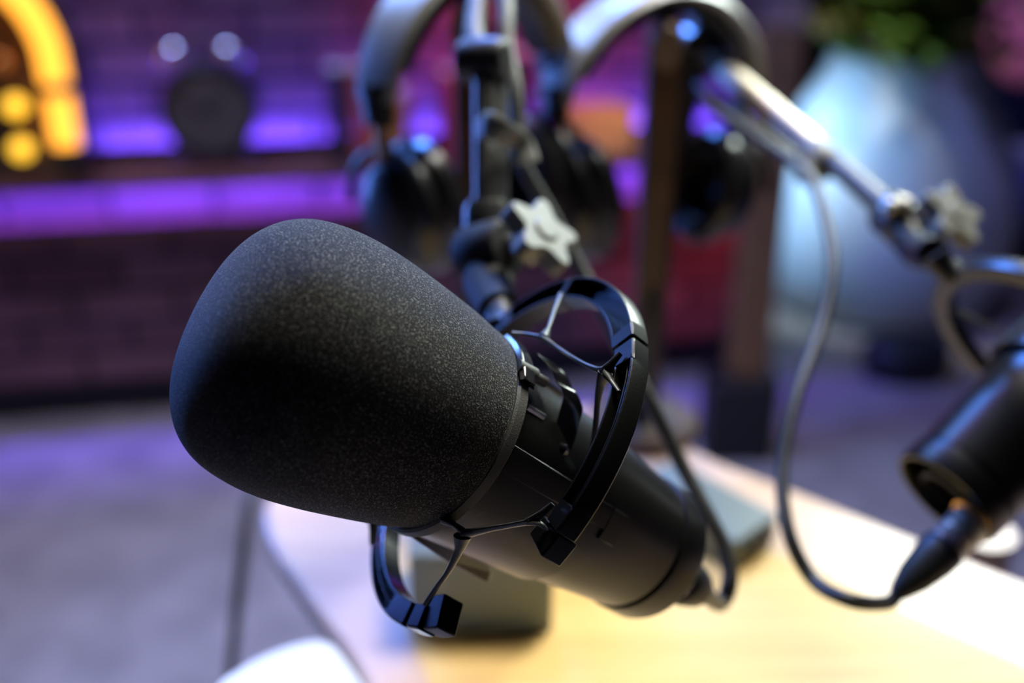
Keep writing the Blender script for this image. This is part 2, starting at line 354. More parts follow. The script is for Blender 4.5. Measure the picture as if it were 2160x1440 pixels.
# books
bm = {}
def book(px0, px1, pytop, col, label, d=.13, lean=0, h=None):
    x0, zt = wl(px0, pytop, .2); x1, _ = wl(px1, pytop, .2); wd_ = (x1 - x0); h = zt - sz
    k = 'book_%.2f_%.2f_%.2f' % col
    if k not in bm: bm[k] = mat('book_cloth', col, .6, 0, .1, 200, .15)
    b = wthing('book', label, 'book', (x0 + x1) / 2, .118, sz, 'books standing along the shelf')
    m = M(); box(m, (0, -d / 2, h / 2), (wd_, .003, h)); box(m, (-wd_ / 2 + .0015, 0, h / 2), (.003, d, h)); box(m, (wd_ / 2 - .0015, 0, h / 2), (.003, d, h)); obj('cover', m, bm[k], b, smooth=False)
    m = M(); box(m, (0, .002, h / 2), (wd_ - .007, d - .008, h - .006)); obj('pages', m, MT['white'], b, smooth=False)
book(686, 733, 152, (.04, .02, .03), 'dark book standing first after the alarm clock')
book(738, 792, 150, (.62, .09, .02), 'tall red-orange book beside the dark one')
book(800, 862, 205, (.45, .17, .03), 'ochre brown book behind the first pair of headphones')
book(936, 965, 160, (.40, .03, .03), 'thin crimson book behind the boom arm tube')
book(967, 1010, 190, (.04, .03, .06), 'short navy book behind the boom arm tube')
book(1075, 1130, 120, (.05, .02, .03), 'tall black book between the two pairs of headphones')
x0, zt = wl(1178, 242, .2); x1, _ = wl(1345, 242, .2)
bxo = wthing('storage_box', 'orange wooden box on the shelf seen between the headphone cups', 'box', (x0 + x1) / 2, .125, sz)
MT['obox'] = mat('orange_box_wood', (.85, .45, .16), .55, 0, .1, 50, .15)
m = M(); box(m, (0, 0, (zt - sz) * .42), (x1 - x0, .13, (zt - sz) * .84)); obj('body', m, MT['obox'], bxo, smooth=False, bevel=.003)
m = M(); box(m, (0, 0, (zt - sz) * .92), (x1 - x0 + .006, .136, (zt - sz) * .15)); obj('lid', m, MT['obox'], bxo, smooth=False, bevel=.003)
# ------------------------------------------------------------------ wooden post in a black foot
pf = on(1565, 975, 0) + V((0, .05, 0)); post = thing('wooden_floor_post', 'orange brown wooden post standing in a black foot behind the table', 'post', pf)
ax = V((1, 0, 0)); m = M(); box(m, pf + V((0.0, 0, .02 + .45)), (.082, .06, .90)); o = obj('shaft', m, MT['oak'], post, smooth=False, bevel=.006)
m = M(); T = Matrix.Translation(pf); pts = rounded([(-.085, -.06), (.07, -.06), (.07, .06), (-.085, .06)], .02)
prism(m, pts, 0, .20, T); obj('foot', m, MT['blackfoot'], post, bevel=.008)

# ------------------------------------------------------------------ planter with plant
pc = on(1800, 720, 0); pc = V((1.12, 2.92, 0)); 
pl = thing('planter', 'tall rounded white planter standing on the carpet behind the table', 'planter', pc)
m = M(); lathe(m, [(0, 0), (.29, 0), (.335, .03), (.37, .14), (.375, .28), (.35, .42), (.29, .56), (.225, .66), (.205, .72), (.20, .74), (.190, .74), (.188, .70), (0, .69)], Matrix.Translation(pc), 56); obj('pot', m, MT['pot'], pl, angle=60)
m = M(); lathe(m, [(0, .705), (.189, .705)], Matrix.Translation(pc), 32); obj('soil', m, MT['soil'], pl)
ptop = pc + V((0, 0, .705)); plant = thing('potted_plant', 'leafy green plant growing from the tall white planter', 'plant', ptop)
stems = M(); lv = [M(), M()]
for i in range(70):
    a = random.uniform(0, 2 * math.pi); sp = random.uniform(.08, .60); h = random.uniform(.02, .60)
    p0 = ptop + V((.04 * math.cos(a), .04 * math.sin(a), -.01)); p2 = ptop + V((sp * math.cos(a), sp * math.sin(a) * .8, h)); p1 = ptop + V((sp * .3 * math.cos(a), sp * .3 * math.sin(a), h * .65))
    tube(stems, [p0, p1, p2], [.006, .004, .002], 6, 5)
    P = catmull([p0, p1, p2], 8)
    for k in range(4, len(P), 2):
        for q in range(3):
            c = P[k]; d = V((random.uniform(-1, 1), random.uniform(-1, 1), random.uniform(-.35, .6))).normalized(); L_ = random.uniform(.06, .11); wd_ = L_ * .28
            s = d.cross(V((0, 0, 1))).normalized(); up = s.cross(d)
            v = [c, c + d * L_ * .35 + s * wd_ - up * .003, c + d * L_ * .4 + up * .006, c + d * L_ * .35 - s * wd_ - up * .003, c + d * L_ - up * .02]
            lv[0 if random.random() < .72 else 1].add(v, [(0, 1, 2), (0, 2, 3), (1, 4, 2), (2, 4, 3)])
obj('stems', stems, MT['stem'], plant)
o = obj('foliage', lv[0], MT['leaf'], plant, smooth=False); o = obj('foliage', lv[1], MT['leaf2'], plant, smooth=False); o['label'] = 'yellow-green foliage'

# ------------------------------------------------------------------ navy armchair, cushion, low black stool
ac = V((1.88, 3.35, 0)); arm_ch = thing('armchair', 'navy ribbed armchair at the right edge behind the second microphone', 'armchair', ac)
m = M()
for k in range(9):
    a = R(-60 + k * 15) ; r = .36
    c = ac + V((math.sin(a) * r, math.cos(a) * r * .8, 0)); tube(m, [c + V((0, 0, .12)), c + V((0, 0, .30)), c + V((math.sin(a) * .03, math.cos(a) * .03, .53)), c + V((math.sin(a) * .03, math.cos(a) * .03, .56))], [.05, .052, .05, .03], 14, 4)
obj('backrest', m, MT['bluefab'], arm_ch)
m = M(); lathe(m, [(0, .12), (.30, .12), (.32, .15), (.32, .30), (.30, .34), (0, .35)], Matrix.Translation(ac), 40); obj('seat', m, MT['bluefab'], arm_ch)
for i in range(4):
    a = R(45 + 90 * i); c = ac + V((math.cos(a) * .24, math.sin(a) * .24, 0)); m = M(); tube(m, [c, c + V((0, 0, .13))], [.012, .02], 10, 1); obj('leg', m, MT['blackfoot'], arm_ch)
cu = ac + V((-.03, .22, .50)); m = M(); lathe(m, [(0, -.05), (.10, -.045), (.16, -.02), (.175, 0), (.16, .02), (.10, .045), (0, .05)], Matrix.Translation(ac + V((-.12, .16, .70))) @ Matrix.Rotation(R(65), 4, 'X') @ Matrix.Rotation(R(12), 4, 'Y'), 28)
tag(obj('cushion', m, MT['pinkfab'], off=tuple(cu)), 'rose red cushion propped on top of the navy armchair', 'cushion')
st = on(1905, 790, 0); m = M(); lathe(m, [(0, 0), (.10, 0), (.11, .02), (.115, .075), (.10, .095), (0, .10)], Matrix.Translation(st) @ Matrix.Diagonal((1, .8, 1, 1)), 36)
tag(obj('footstool', m, MT['blackfoot'], off=tuple(st)), 'low black round footstool on the carpet in front of the white planter', 'footstool')

# ------------------------------------------------------------------ table
tp = [on(*q, TZ) for q in ((548, 1035), (1300, 838), (1490, 962), (1700, 1040), (2160, 1225), (2700, 1400))]
tl = [on(*q, TZ) for q in ((780, 1440), (650, 1270), (565, 1150))]
outl = [(p.x, p.y) for p in tp] + [(.62, .16), (-.02, .16)] + [(p.x, p.y) for p in tl]
cxm = sum(p[0] for p in outl) / len(outl); cym = sum(p[1] for p in outl) / len(outl)
tb = thing('table', 'wooden table with honey veneer centre and pale birch border', 'table', (cxm, cym, 0))
m = M(); prism(m, [p[:2] for p in rounded([(x, y, 0) for x, y in outl], .03)], TZ - .018, TZ); obj('tabletop', m, MT['birch'], tb, bevel=.006, seg=3)
ip = [on(*q, TZ) for q in ((800, 1150), (1290, 985), (1480, 1105), (1700, 1195), (2160, 1400), (2300, 1480))]; il = [on(*q, TZ) for q in ((905, 1440), (858, 1330))]
inl = [(p.x, p.y) for p in ip] + [(.40, .20), (.03, .20)] + [(p.x, p.y) for p in il]
m = M(); prism(m, [p[:2] for p in rounded([(x, y, 0) for x, y in inl], .02)], TZ - .002, TZ + .0006); o = obj('veneer_inlay', m, MT['honey'], tb); o['label'] = 'honey yellow wood veneer'
for (x, y) in ((.05, .25), (.45, .25), (.0, .55), (.35, .62)):
    m = M(); tube(m, [(x, y, 0), (x, y, TZ - .03)], [.016, .024], 14, 1); obj('leg', m, MT['birch'], tb)

# things lying on the table
def pbox(name, label, cat, corners, h, mt, bev=.004, z=TZ, extra=None):
    P = [on(*q, z) for q in corners]; c = sum(P, V()) / len(P); o = thing(name, label, cat, (c.x, c.y, z))
    m = M(); prism(m, [p[:2] for p in rounded([(p.x, p.y, 0) for p in P], bev * 1.2)], z + .0008, z + h); obj('body', m, mt, o, bevel=bev, seg=3); return o, c, P
a_, ca, Pa = pbox('power_supply_box', 'grey metal box on the table under the nearest microphone', 'box', [(868, 1334), (1166, 1334), (1148, 1190), (880, 1190)], .055, MT['box'], .003)
b_, cb, Pb = pbox('audio_interface', 'flat grey box on the table behind the tail of the nearest microphone', 'audio interface', [(1545, 1205), (1636, 1140), (1420, 1020), (1330, 1065)], .022, MT['box'], .003)
m = M(); 
for k in range(3):
    q = Pb[1].lerp(Pb[0], .25 + .25 * k); d = (Pb[1] - Pb[2]).normalized(); tube(m, [V((q.x, q.y, TZ + .012)) - d * .002, V((q.x, q.y, TZ + .012)) + d * .004], .004, 12, 1)
obj('sockets', m, MT['gunmetal'], b_)
# white notebook at table corner
P = [on(*q, TZ + .03) for q in ((430, 1450), (560, 1368), (690, 1332), (775, 1450), (860, 1600), (600, 1700))]
c = sum(P, V()) / len(P); nb = thing('notepad', 'stack of bright white paper overhanging the table corner', 'notepad', (c.x, c.y, TZ))
m = M(); prism(m, [p[:2] for p in rounded([(p.x, p.y, 0) for p in P], .02)], TZ + .001, TZ + .026); obj('pages', m, MT['white'], nb, bevel=.003)
m = M(); prism(m, [p[:2] for p in rounded([(p.x, p.y, 0) for p in P], .02)], TZ + .0263, TZ + .0275); obj('top_sheet', m, MT['white'], nb)

# ------------------------------------------------------------------ microphone
Sp = at(968, 925, .330); Ep = at(1374, 1164, .383); A1 = (Ep - Sp).normalized(); LEN = (Ep - Sp).length
def frame(p, a, u):
    u = (u - a * u.dot(a)).normalized(); y = a.cross(u); m_ = Matrix((u, y, a)).transposed().to_4x4(); m_.translation = p; return m_
T1 = frame(Sp, A1, camdir(-.5, .866, 0))
def pol(ph, r, z): return V((r * math.cos(R(ph)), -r * math.sin(R(ph)), z))
FA = (at(965, 903, .330) - at(646, 757, .3045)).normalized()            # foam axis, tip to seam
def microphone(T, label, foam_T=None):
    mic = thing('microphone', label, 'microphone', T=T)
    e = LEN
    m = M(); lathe(m, [(0, -.03), (.028, -.03), (.0305, -.02), (.0305, .0), (.0300, .040), (.0288, .060), (.0272, e - .026), (.0262, e - .0142)], None, 72); obj('body', m, MT['matte'], mic)
    m = M(); lathe(m, [(.0254, e - .0145), (.0254, e - .0128)], None, 72); lathe(m, [(.0254, e - .0128), (.0268, e - .0122), (.0268, e - .002), (.0260, e), (.0242, e), (.0237, e - .001), (.0235, e - .016), (0, e - .016)], None, 72); er = o = obj('end_ring', m, MT['plastic'], mic); o['label'] = 'glossier black ring around the recessed tail'
    m = M(); lathe(m, [(0, e - .0155), (.0145, e - .0155), (.0145, e - .004), (.0125, e - .003), (.0120, e - .012), (0, e - .012)], Matrix.Translation(pol(70, .006, 0)), 40); o = obj('socket', m, MT['gunmetal'], er)
    if foam_T is None: foam_T = Matrix.Translation((0, 0, 0)) @ Matrix.Rotation(R(180), 4, 'X')
    prof = [(.0300, -.004), (.0335, -.0045), (.0345, -.002), (.0352, .002), (.0370, .010), (.0392, .024), (.0410, .038), (.0418, .050), (.0413, .060), (.0393, .070), (.0355, .0775), (.0300, .0830), (.0230, .0868), (.0150, .0888), (.0070, .0896), (0, .0898)]
    pp = [V((r, 0, z)) for r, z in prof]; P = catmull(pp, 5)
    m = M(); lathe(m, [(max(p.x, 0), p.z) for p in P], foam_T, 128); o = obj('windscreen', m, MT['foam'], mic, angle=80); o['label'] = 'thick black foam windscreen'
    return mic
foamW = T_axis(at(934, 894, .3235), -FA) @ Matrix.Diagonal((1.012, 1.012, .945, 1))
mic1 = microphone(T1, 'nearest black microphone with large foam windscreen in sharp focus', T1.inverted() @ foamW)
E2 = at(1992, 1052, .462); A2 = camdir(-.775 * math.cos(R(10)), .632 * math.cos(R(10)), -math.sin(R(10)))
T2 = frame(E2 - A2 * LEN, A2, camdir(.68, .73, 0))
mic2 = microphone(T2, 'blurred second microphone at the right edge showing its hollow tail')

# ------------------------------------------------------------------ shock mount
def arc_sweep(m, prof_f, a0, a1, n):
    """prof_f(phi) -> closed list of (r,z)"""
    v = []; f = []; k = None
    for i in range(n + 1):
        ph = a0 + (a1 - a0) * i / n; pr = prof_f(ph); k = len(pr)
        for r, z in pr: v.append(pol(ph, r, z))
    for i in range(n):
        for j in range(k): f.append((i * k + j, i * k + (j + 1) % k, (i + 1) * k + (j + 1) % k, (i + 1) * k + j))
    f.append(tuple(range(k))); f.append(tuple(n * k + j for j in range(k)))
    return m.add(v, f)
RR = .068; ZB = .0076
TH0, PH0 = R(24.5), R(35.2)
AR = camdir(math.cos(TH0) * math.cos(PH0), math.cos(TH0) * math.sin(PH0), math.sin(TH0))
TR = frame(at(1033, 928, .345), AR, camdir(-.5, .866, 0)); TL = T1.inverted() @ TR          # ring frame inside the mount's frame
def chan(th, lip=.0010, rib=True, dep=.0064):
    ri = RR - th; c = RR - th * .42
    p = [(RR - .0006, ZB), (RR, ZB - .0006), (RR, .0006), (RR - .0004, 0), (RR - lip, 0), (RR - lip, dep)]
    if rib: p += [(c + .0004, dep), (c + .0004, .0012), (c - .0002, .0012), (c - .0002, dep)]
    p += [(ri + lip, dep), (ri + lip, 0), (ri, 0), (ri, ZB)]
    return p
def solidp(th, d=0): return [(RR - .0006 - d, ZB), (RR - d, ZB - .0006), (RR - d, .0006 + d), (RR - .0006 - d, d), (RR - th, d), (RR - th, ZB)]
def shock_mount(T, label):
    sm = thing('shock_mount', label, 'shock mount', T=T)
    Li = T1.inverted()
    def ring(segs, mt):
        m = M()
        for f_, a0, a1, n in segs: arc_sweep(m, f_, a0, a1, n)
        m.v = [tuple(TL @ V(p)) for p in m.v]; return obj('outer_ring_arc', m, mt, sm, bevel=.0002, seg=1)
    th = .0082
    ch = lambda p: chan(th); so = lambda p: solidp(th); sl = lambda p: solidp(th - .001, .0012)
    cw = lambda p: chan(.0092, rib=False, dep=.0068); sw = lambda p: solidp(.0092)
    ring([(ch, 91, 135, 40), (so, 84, 91, 5), (so, 135, 142.3, 5)], MT['plastic'])
    ring([(sw, 143.8, 149, 3), (cw, 149, 196, 40), (sw, 196, 199, 2), (cw, 200, 228, 26), (sw, 228, 246, 12), (cw, 246, 300, 40), (sw, 300, 304, 3)], MT['plastic'])
    ring([(so, 305.5, 309, 3), (ch, 309, 366, 40), (so, 366, 379, 8)], MT['gloss'])
    m = M(); arc_sweep(m, lambda p: solidp(th - .0012, .0012), 378, 381.5, 2); arc_sweep(m, so, 381.5, 388, 4); m.v = [tuple(TL @ V(p)) for p in m.v]; obj('outer_ring_tip', m, MT['gloss'], sm, bevel=.0003)
    m = M(); arc_sweep(m, sl, 142, 144, 1); m.v = [tuple(TL @ V(p)) for p in m.v]; obj('hinge', m, MT['gloss'], sm, bevel=.0002)
    for a, b in ((388.2, 396), (76.5, 83.8)):
        m = M(); arc_sweep(m, lambda p: [(RR - .0005, ZB + .0015), (RR - .0005, .0015), (RR - .0115, .0005), (RR - .0115, ZB + .001)], a, b, 4); m.v = [tuple(TL @ V(p)) for p in m.v]; obj('end_block', m, MT['plastic'], sm, bevel=.0006)
    # suspension webs, points taken in the mount's own frame
    P_ = lambda *q: Li @ at(*q)
    def web(parts):
        m = M()
        for pts, rr, fl, rf in parts: tube(m, [P_(*p) for p in pts], rr, 12, 8, fl, rf)
        obj('suspension_web', m, MT['web'], sm)
    rz = (0, 0, 1)
    up = [([(1309, 745, .3060), (1291, 766, .3060), (1277, 785, .307)], [.0010, .0014, .0026], .6, rz),
          ([(1306, 826, .3010), (1290, 804, .3040), (1277, 786, .307)], [.0010, .0013, .0026], .6, rz),
          ([(1280, 783, .306), (1262, 780, .309), (1236, 769, .314), (1204, 751, .320), (1172, 730, .327), (1148, 715, .331)], [.0026, .0017, .0013, .0012, .0012, .0020], .55, rz),
          ([(1150, 715, .331), (1128, 708, .333), (1104, 704, .334), (1080, 703, .334)], [.0021, .0011, .0009, .0012], .6, rz),
          ([(1147, 714, .331), (1158, 690, .338), (1170, 655, .350), (1184, 622, .362)], [.0022, .0007, .0008, .0012], .8, rz),
          ([(1279, 785, .306), (1267, 812, .309), (1260, 850, .312), (1256, 900, .315), (1250, 950, .318), (1236, 990, .320)], [.0028, .0015, .0010, .0010, .0011, .0016], .55, rz)]
    lo = [([(1166, 1062, .2885), (1140, 1085, .2890), (1112, 1101, .2900)], [.0009, .0014, .0014], .6, rz),
          ([(1156, 1118, .2890), (1136, 1103, .2890), (1112, 1102, .2900)], [.0009, .0015, .0014], .6, rz),
          ([(1120, 1100, .2895), (1080, 1107, .2925), (1035, 1115, .2955), (1000, 1122, .2975), (975, 1127, .2985)], [.0014, .0012, .0013, .0018, .0026], .55, rz),
          ([(978, 1122, .2985), (960, 1108, .2995), (938, 1096, .3010)], [.0026, .0020, .0032], .45, rz),
          ([(976, 1130, .2985), (968, 1160, .3005), (945, 1205, .3045), (920, 1240, .3085), (898, 1275, .3120)], [.0030, .0015, .0010, .0009, .0011], .7, rz)]
    web(up); web(lo)
    # the same web mirrored on the far side
    ax_ = pol(232 - 180, 1, 0); ay_ = V((0, 0, 1)).cross(ax_)
    for parts in (up,):
        m = M()
        for pts, rr, fl, rf in parts: tube(m, [P_(*p) - ay_ * (2 * P_(*p).dot(ay_)) for p in pts], rr, 8, 4, fl, rf)
        obj('suspension_web', m, MT['web'], sm)
    # inner cradle
    n = 96
    m = M(); lathe(m, [(.0335, -.0080), (.0352, -.0080), (.0360, -.0072), (.0361, -.0040), (.0355, -.0035), (.0335, -.0034), (.0335, -.0080)], None, n); o = obj('collar', m, MT['collar'], sm); o['label'] = 'grey cradle collar behind the foam'
    m = M(); arc_sweep(m, lambda p: [(.0346, -.0040), (.0315, .046), (.0306, .046), (.0334, -.0040)], 12, 106, 44); obj('cradle_shell', m, MT['matte'], sm, bevel=.0003, seg=1)
    m = M(); arc_sweep(m, lambda p: [(.0355, -.0034), (.0324, .046), (.0312, .046), (.0342, -.0034)], 92, 106.5, 8); arc_sweep(m, lambda p: [(.0324, .046), (.0318, .054), (.0300, .054), (.0310, .046)], 86, 106.5, 8); obj('cradle_rail', m, MT['plastic'], sm, bevel=.0003, seg=1)
    m = M(); arc_sweep(m, lambda p: [(.0346, -.0040), (.0346, .036), (.0334, .036), (.0334, -.0040)], 200, 300, 40); obj('cradle_shell', m, MT['matte'], sm, bevel=.0003, seg=1)
    m = M(); tube(m, [P_(1088, 772, .3105), P_(1126, 793, .3150)], .0027, 18, 1); tube(m, [P_(1122, 791, .3150), P_(1150, 806, .319)], .0018, 12, 1); o = obj('pin', m, MT['collar'], sm); o['label'] = 'short round cradle pin'
    m = M(); tube(m, [P_(1112, 858, .312), P_(1148, 880, .317)], .0011, 8, 1, .6); o = obj('rod', m, MT['steel'], sm); o['label'] = 'thin pale rod'
    e1 = catmull([P_(*q) for q in ((1172, 770, .331), (1197, 797, .328), (1210, 824, .326), (1221, 838, .325), (1228, 860, .324), (1221, 887, .323), (1213, 918, .322), (1200, 950, .321))], 5)
    m = M(); v = []; f = []
    for k, p in enumerate(e1):
        b = p + V((.0, .0, .0)) + (Li @ at(1080, 720, .3) - Li @ at(1100, 730, .3)) * 1.6 + V((0, 0, -.002)); dn = V((.0004, -.0004, .0004))
        v += [p + dn, p - dn, b - dn, b + dn]
        if k: a_ = 4 * (k - 1); f += [(a_, a_ + 1, a_ + 5, a_ + 4), (a_ + 1, a_ + 2, a_ + 6, a_ + 5), (a_ + 2, a_ + 3, a_ + 7, a_ + 6), (a_ + 3, a_, a_ + 4, a_ + 7)]
    f += [(0, 3, 2, 1), tuple(len(v) - 4 + q for q in range(4))]; m.add(v, f); lathe(m, [(0, .0025), (.0018, .0018), (.0025, 0), (.0018, -.0018), (0, -.0025)], Matrix.Translation(P_(1184, 948, .320)), 16)
    o = obj('latch', m, MT['gloss'], sm, bevel=.0001, seg=1); o['label'] = 'curved glossy latch with round tip'
    m = M(); arc_sweep(m, lambda p: [(.0360, -.0085), (.0380, -.0075), (.0380, -.0030), (.0360, -.0015)], 138, 178, 14); obj('collar_clip', m, MT['gloss'], sm, bevel=.0004)
    m = M(); pts = [(846, 1118, .320), (985, 1135, .326), (1010, 1158, .336), (1038, 1204, .350), (1029, 1231, .350), (945, 1186, .334)]
    v = [P_(*q) for q in pts] + [P_(q[0], q[1], q[2] + .006) for q in pts]; k = 6
    m.add(v, [tuple(range(k)), tuple(range(2 * k - 1, k - 1, -1))] + [(i, (i + 1) % k, k + (i + 1) % k, k + i) for i in range(k)]); obj('release_fin', m, MT['plastic'], sm, bevel=.0008, smooth=False)
    m = M(); s0 = TL @ pol(237, .064, .004); s1 = TL @ pol(237, .071, .005); s2 = TL @ pol(238, .079, .004)
    tube(m, [s0, s1, s2], [.0068, .0062, .0072], 18, 6); obj('stalk', m, MT['armdark'], sm)
    return sm
STK = TL @ pol(238, .079, .004)
shock1 = shock_mount(T1, 'sharp black shock mount ring around the nearest microphone')
m2dir = camdir(-.80, -.60, .1); m2dir = (m2dir - A2 * m2dir.dot(A2)).normalized()
a232 = math.atan2(STK.y, STK.x); u2 = Matrix.Rotation(-a232, 3, A2) @ m2dir
TS2 = frame(E2 - A2 * .110, A2, u2)
shock2 = shock_mount(TS2, 'blurred shock mount holding the second microphone at the right edge')

# ------------------------------------------------------------------ plugs and cables
def plug(T, label, k=1.0):
    p = thing('cable_plug', label, 'plug', T=T)
    m = M(); lathe(m, [(0, -.010), (.0088, -.010), (.0092, -.009), (.0092, .002), (.0086, .003), (.0092, .004), (.0092, .008), (.0086, .009), (.0092, .010), (.0092, .014), (0, .014)], None, 32); o = obj('shell', m, MT['nickel'], p); o['label'] = 'bright steel connector shell'
    m = M(); lathe(m, [(0, .0135), (.0088, .0135), (.0100, .0155), (.0098, .016 + .008 * k), (.0078, .016 + .024 * k), (.0046, .016 + .036 * k), (.0036, .016 + .038 * k), (0, .016 + .038 * k)], None, 32); obj('boot', m, MT['rubber'], p)
    m = M(); lathe(m, [(0, -.0065), (.0108, -.0065), (.0110, -.0045), (.0092, -.0040)], Matrix.Translation((0, 0, .0)), 28); obj('lock_ring', m, MT['brass'], p)
    return p
PT1 = T1 @ Matrix.Translation(pol(40, .004, LEN + .002)); pl1 = plug(PT1, 'cable plug in the tail of the nearest microphone', .45)
PT2 = T2 @ Matrix.Translation(pol(-25, .015, LEN + .003)); pl2 = plug(PT2, 'blurred silver cable plug with black boot in the second microphone', .8)
b1 = PT1 @ V((0, 0, .027)); b1d = (PT1 @ V((0, 0, 1)) - PT1 @ V((0, 0, 0))).normalized()
c1p = [b1, b1 + b1d * .004, at(1520, 1272, .436), at(1540, 1225, .440), at(1530, 1160, .445), at(1496, 1090, .45), at(1430, 965, .46), at(1360, 825, .46), at(1295, 700, .475), at(1225, 570, .485), at(1160, 450, .485), at(1105, 352, .48), at(1094, 290, .485), at(1085, 190, .49), at(1066, 90, .50), at(1066, 20, .51), at(1060, -80, .53)]
m = M(); tube(m, c1p, [.0036] * 8 + [.0040, .0046, .0046], 12, 8); tag(obj('cable', m, MT['cable'], off=tuple(b1)), 'black cable from the boom arm to the tail of the nearest microphone', 'cable', None)
b2 = PT2 @ V((0, 0, .044)); b2d = (PT2 @ V((0, 0, 1)) - PT2 @ V((0, 0, 0))).normalized()
c2p = [b2, b2 + b2d * .008, at(1795, 1266, .43), at(1715, 1222, .45), at(1663, 1120, .46), at(1650, 980, .48), at(1682, 830, .50), at(1735, 680, .53), at(1755, 560, .55), at(1738, 450, .58), at(1708, 375, .61), at(1650, 325, .64), at(1560, 265, .67), at(1500, 225, .69), at(1470, 180, .71)]
m = M(); tube(m, c2p, .0034, 12, 8); tag(obj('cable', m, MT['cable2'], off=tuple(b2)), 'black cable looping down from the second boom arm to the silver plug', 'cable', None)
m = M(); g0 = at(532, 1035, .80); tube(m, [at(560, 1010, .84), at(538, 1030, .82), at(526, 1060, .81), at(515, 1150, .80), at(500, 1290, .80), at(486, 1440, .79), at(470, 1650, .78)], .0045, 10, 6)
tag(obj('cable', m, MT['cable'], off=tuple(g0)), 'grey cable hanging down beside the left table edge', 'cable')

# ------------------------------------------------------------------ boom arms
def star(m, T, ro=.0165, ri=.0105, th=.008, k=5):
    pts = []
    for i in range(k * 12):
        a = 2 * math.pi * i / (k * 12); c = .5 + .5 * math.cos(k * a); r = ri + (ro - ri) * c ** 1.3; pts.append((r * math.cos(a), r * math.sin(a)))
    prism(m, pts, 0, th, T)
def star_knob(parent, p, n, ro=.0165, spin=0):
    T = T_axis(p, n) @ Matrix.Rotation(R(spin), 4, 'Z')
    m = M(); star(m, T, ro, ro * .62, ro * .5); lathe(m, [(0, ro * .56), (ro * .3, ro * .56), (ro * .34, ro * .5)], T, 20); lathe(m, [(ro * .42, -ro * .35), (ro * .42, 0)], T, 20); k = obj('star_knob', m, MT['knob'], parent, bevel=.0009, seg=3); k['label'] = 'grey lobed clamp knob'
    return k
BA = at(1028, 480, .455)
boom1 = thing('boom_arm', 'vertical boom arm tube above the nearest microphone', 'boom arm', BA)
m = M(); tube(m, [at(1027, 500, .455), at(1024, 145, .475)], .0062, 20, 1); obj('tube', m, MT['arm'], boom1)
m = M(); tube(m, [at(1052, 480, .462), at(1052, 150, .484)], .0048, 16, 1); obj('tube', m, MT['armdark'], boom1)
m = M(); T = T_axis(at(1020, 128, .478), camdir(1, .1, -.35)); lathe(m, [(0, -.012), (.0095, -.012), (.011, -.009), (.011, .009), (.0095, .012), (0, .012)], T, 28); obj('elbow_joint', m, MT['armdark'], boom1, bevel=.001)
m = M(); tube(m, [at(1020, 120, .485), at(1000, 60, .50), at(1035, -140, .56)], [.006, .0055, .0055], 16, 4); obj('upper_tube', m, MT['armmatte'], boom1)
m = M(); lathe(m, [(0, -.010), (.009, -.010), (.0105, -.006), (.0105, .009), (.009, .012), (0, .012)], T_axis(at(1025, 480, .452), UP), 28); obj('tube_collar', m, MT['arm'], boom1)
m = M(); T = T_axis(at(1035, 530, .440), camdir(.75, -.1, -.65)); lathe(m, [(0, -.014), (.0115, -.014), (.0135, -.011), (.0135, .008), (.0115, .011), (0, .011)], T, 32); obj('swivel', m, MT['rubber2'], boom1, bevel=.0008)
star_knob(boom1, at(1124, 510, .425), camdir(.60, -.52, -.62), .0185, 20)
m = M(); tube(m, [at(1050, 525, .44), at(1118, 508, .428)], .0055, 14, 1); obj('bolt', m, MT['steel'], boom1)
sb = T1 @ STK
m = M(); tube(m, [at(1030, 545, .440), at(1030, 600, .432), sb], [.009, .011, .009], 18, 6); obj('mount_stem', m, MT['rubber2'], boom1)
for q in ((1010, 590, .425), (1065, 640, .415)):
    m = M(); T = T_axis(at(*q), camdir(-.2, -.4, -1)); lathe(m, [(0, .003), (.003, .002), (.004, 0), (.004, -.006), (0, -.006)], T, 16); o = obj('screw', m, MT['dullmetal'], boom1)
st1 = thing('cable_strap', 'strap tying the cable to the vertical boom tube', 'strap', at(1040, 275, .465))
m = M(); tube(m, [at(1008, 275, .462), at(1030, 262, .452), at(1062, 278, .452), at(1100, 300, .470), at(1112, 342, .470)], [.0055, .0062, .0055, .005, .006], 12, 6, .28, UP); obj('band', m, MT['knob'], st1)

J2 = at(1462, 108, .74); q0 = at(1525, 145, .72); q1 = at(1742, 330, .64); q2 = at(1885, 452, .575)
boom2 = thing('boom_arm', 'slanting boom arm descending to the second microphone on the right', 'boom arm', J2)
MT['armlight'] = mat('champagne_painted_arm', (.50, .45, .36), .36, .5, .05, 700, .08)
m = M(); tube(m, [q0, q1], .0078, 20, 1); o = obj('upper_tube', m, MT['armlight'], boom2)
m = M(); tube(m, [q1, q2], .0072, 20, 1); obj('tube', m, MT['armmatte'], boom2)
m = M(); tube(m, [at(1500, 205, .74), at(1705, 355, .66)], .0042, 14, 1); obj('tension_rod', m, MT['arm'], boom2)
m = M(); lathe(m, [(0, -.016), (.010, -.015), (.017, -.008), (.018, 0), (.017, .008), (.010, .015), (0, .016)], T_axis(J2, camdir(.1, -.1, -1)), 28); o = obj('elbow_joint', m, MT['arm'], boom2)
m = M(); tube(m, [at(1480, 118, .735), at(1532, 148, .718)], .0085, 16, 1); obj('joint_fork', m, MT['arm'], boom2)
m = M(); T = T_axis(at(1728, 335, .64), (q1 - q0)); lathe(m, [(0, -.010), (.0105, -.010), (.0115, -.008), (.0115, .008), (.0105, .010), (0, .010)], T, 24); box(m, (0, 0, 0), (.001, .001, .001), T); o = obj('strap_band', m, MT['knob'], boom2)
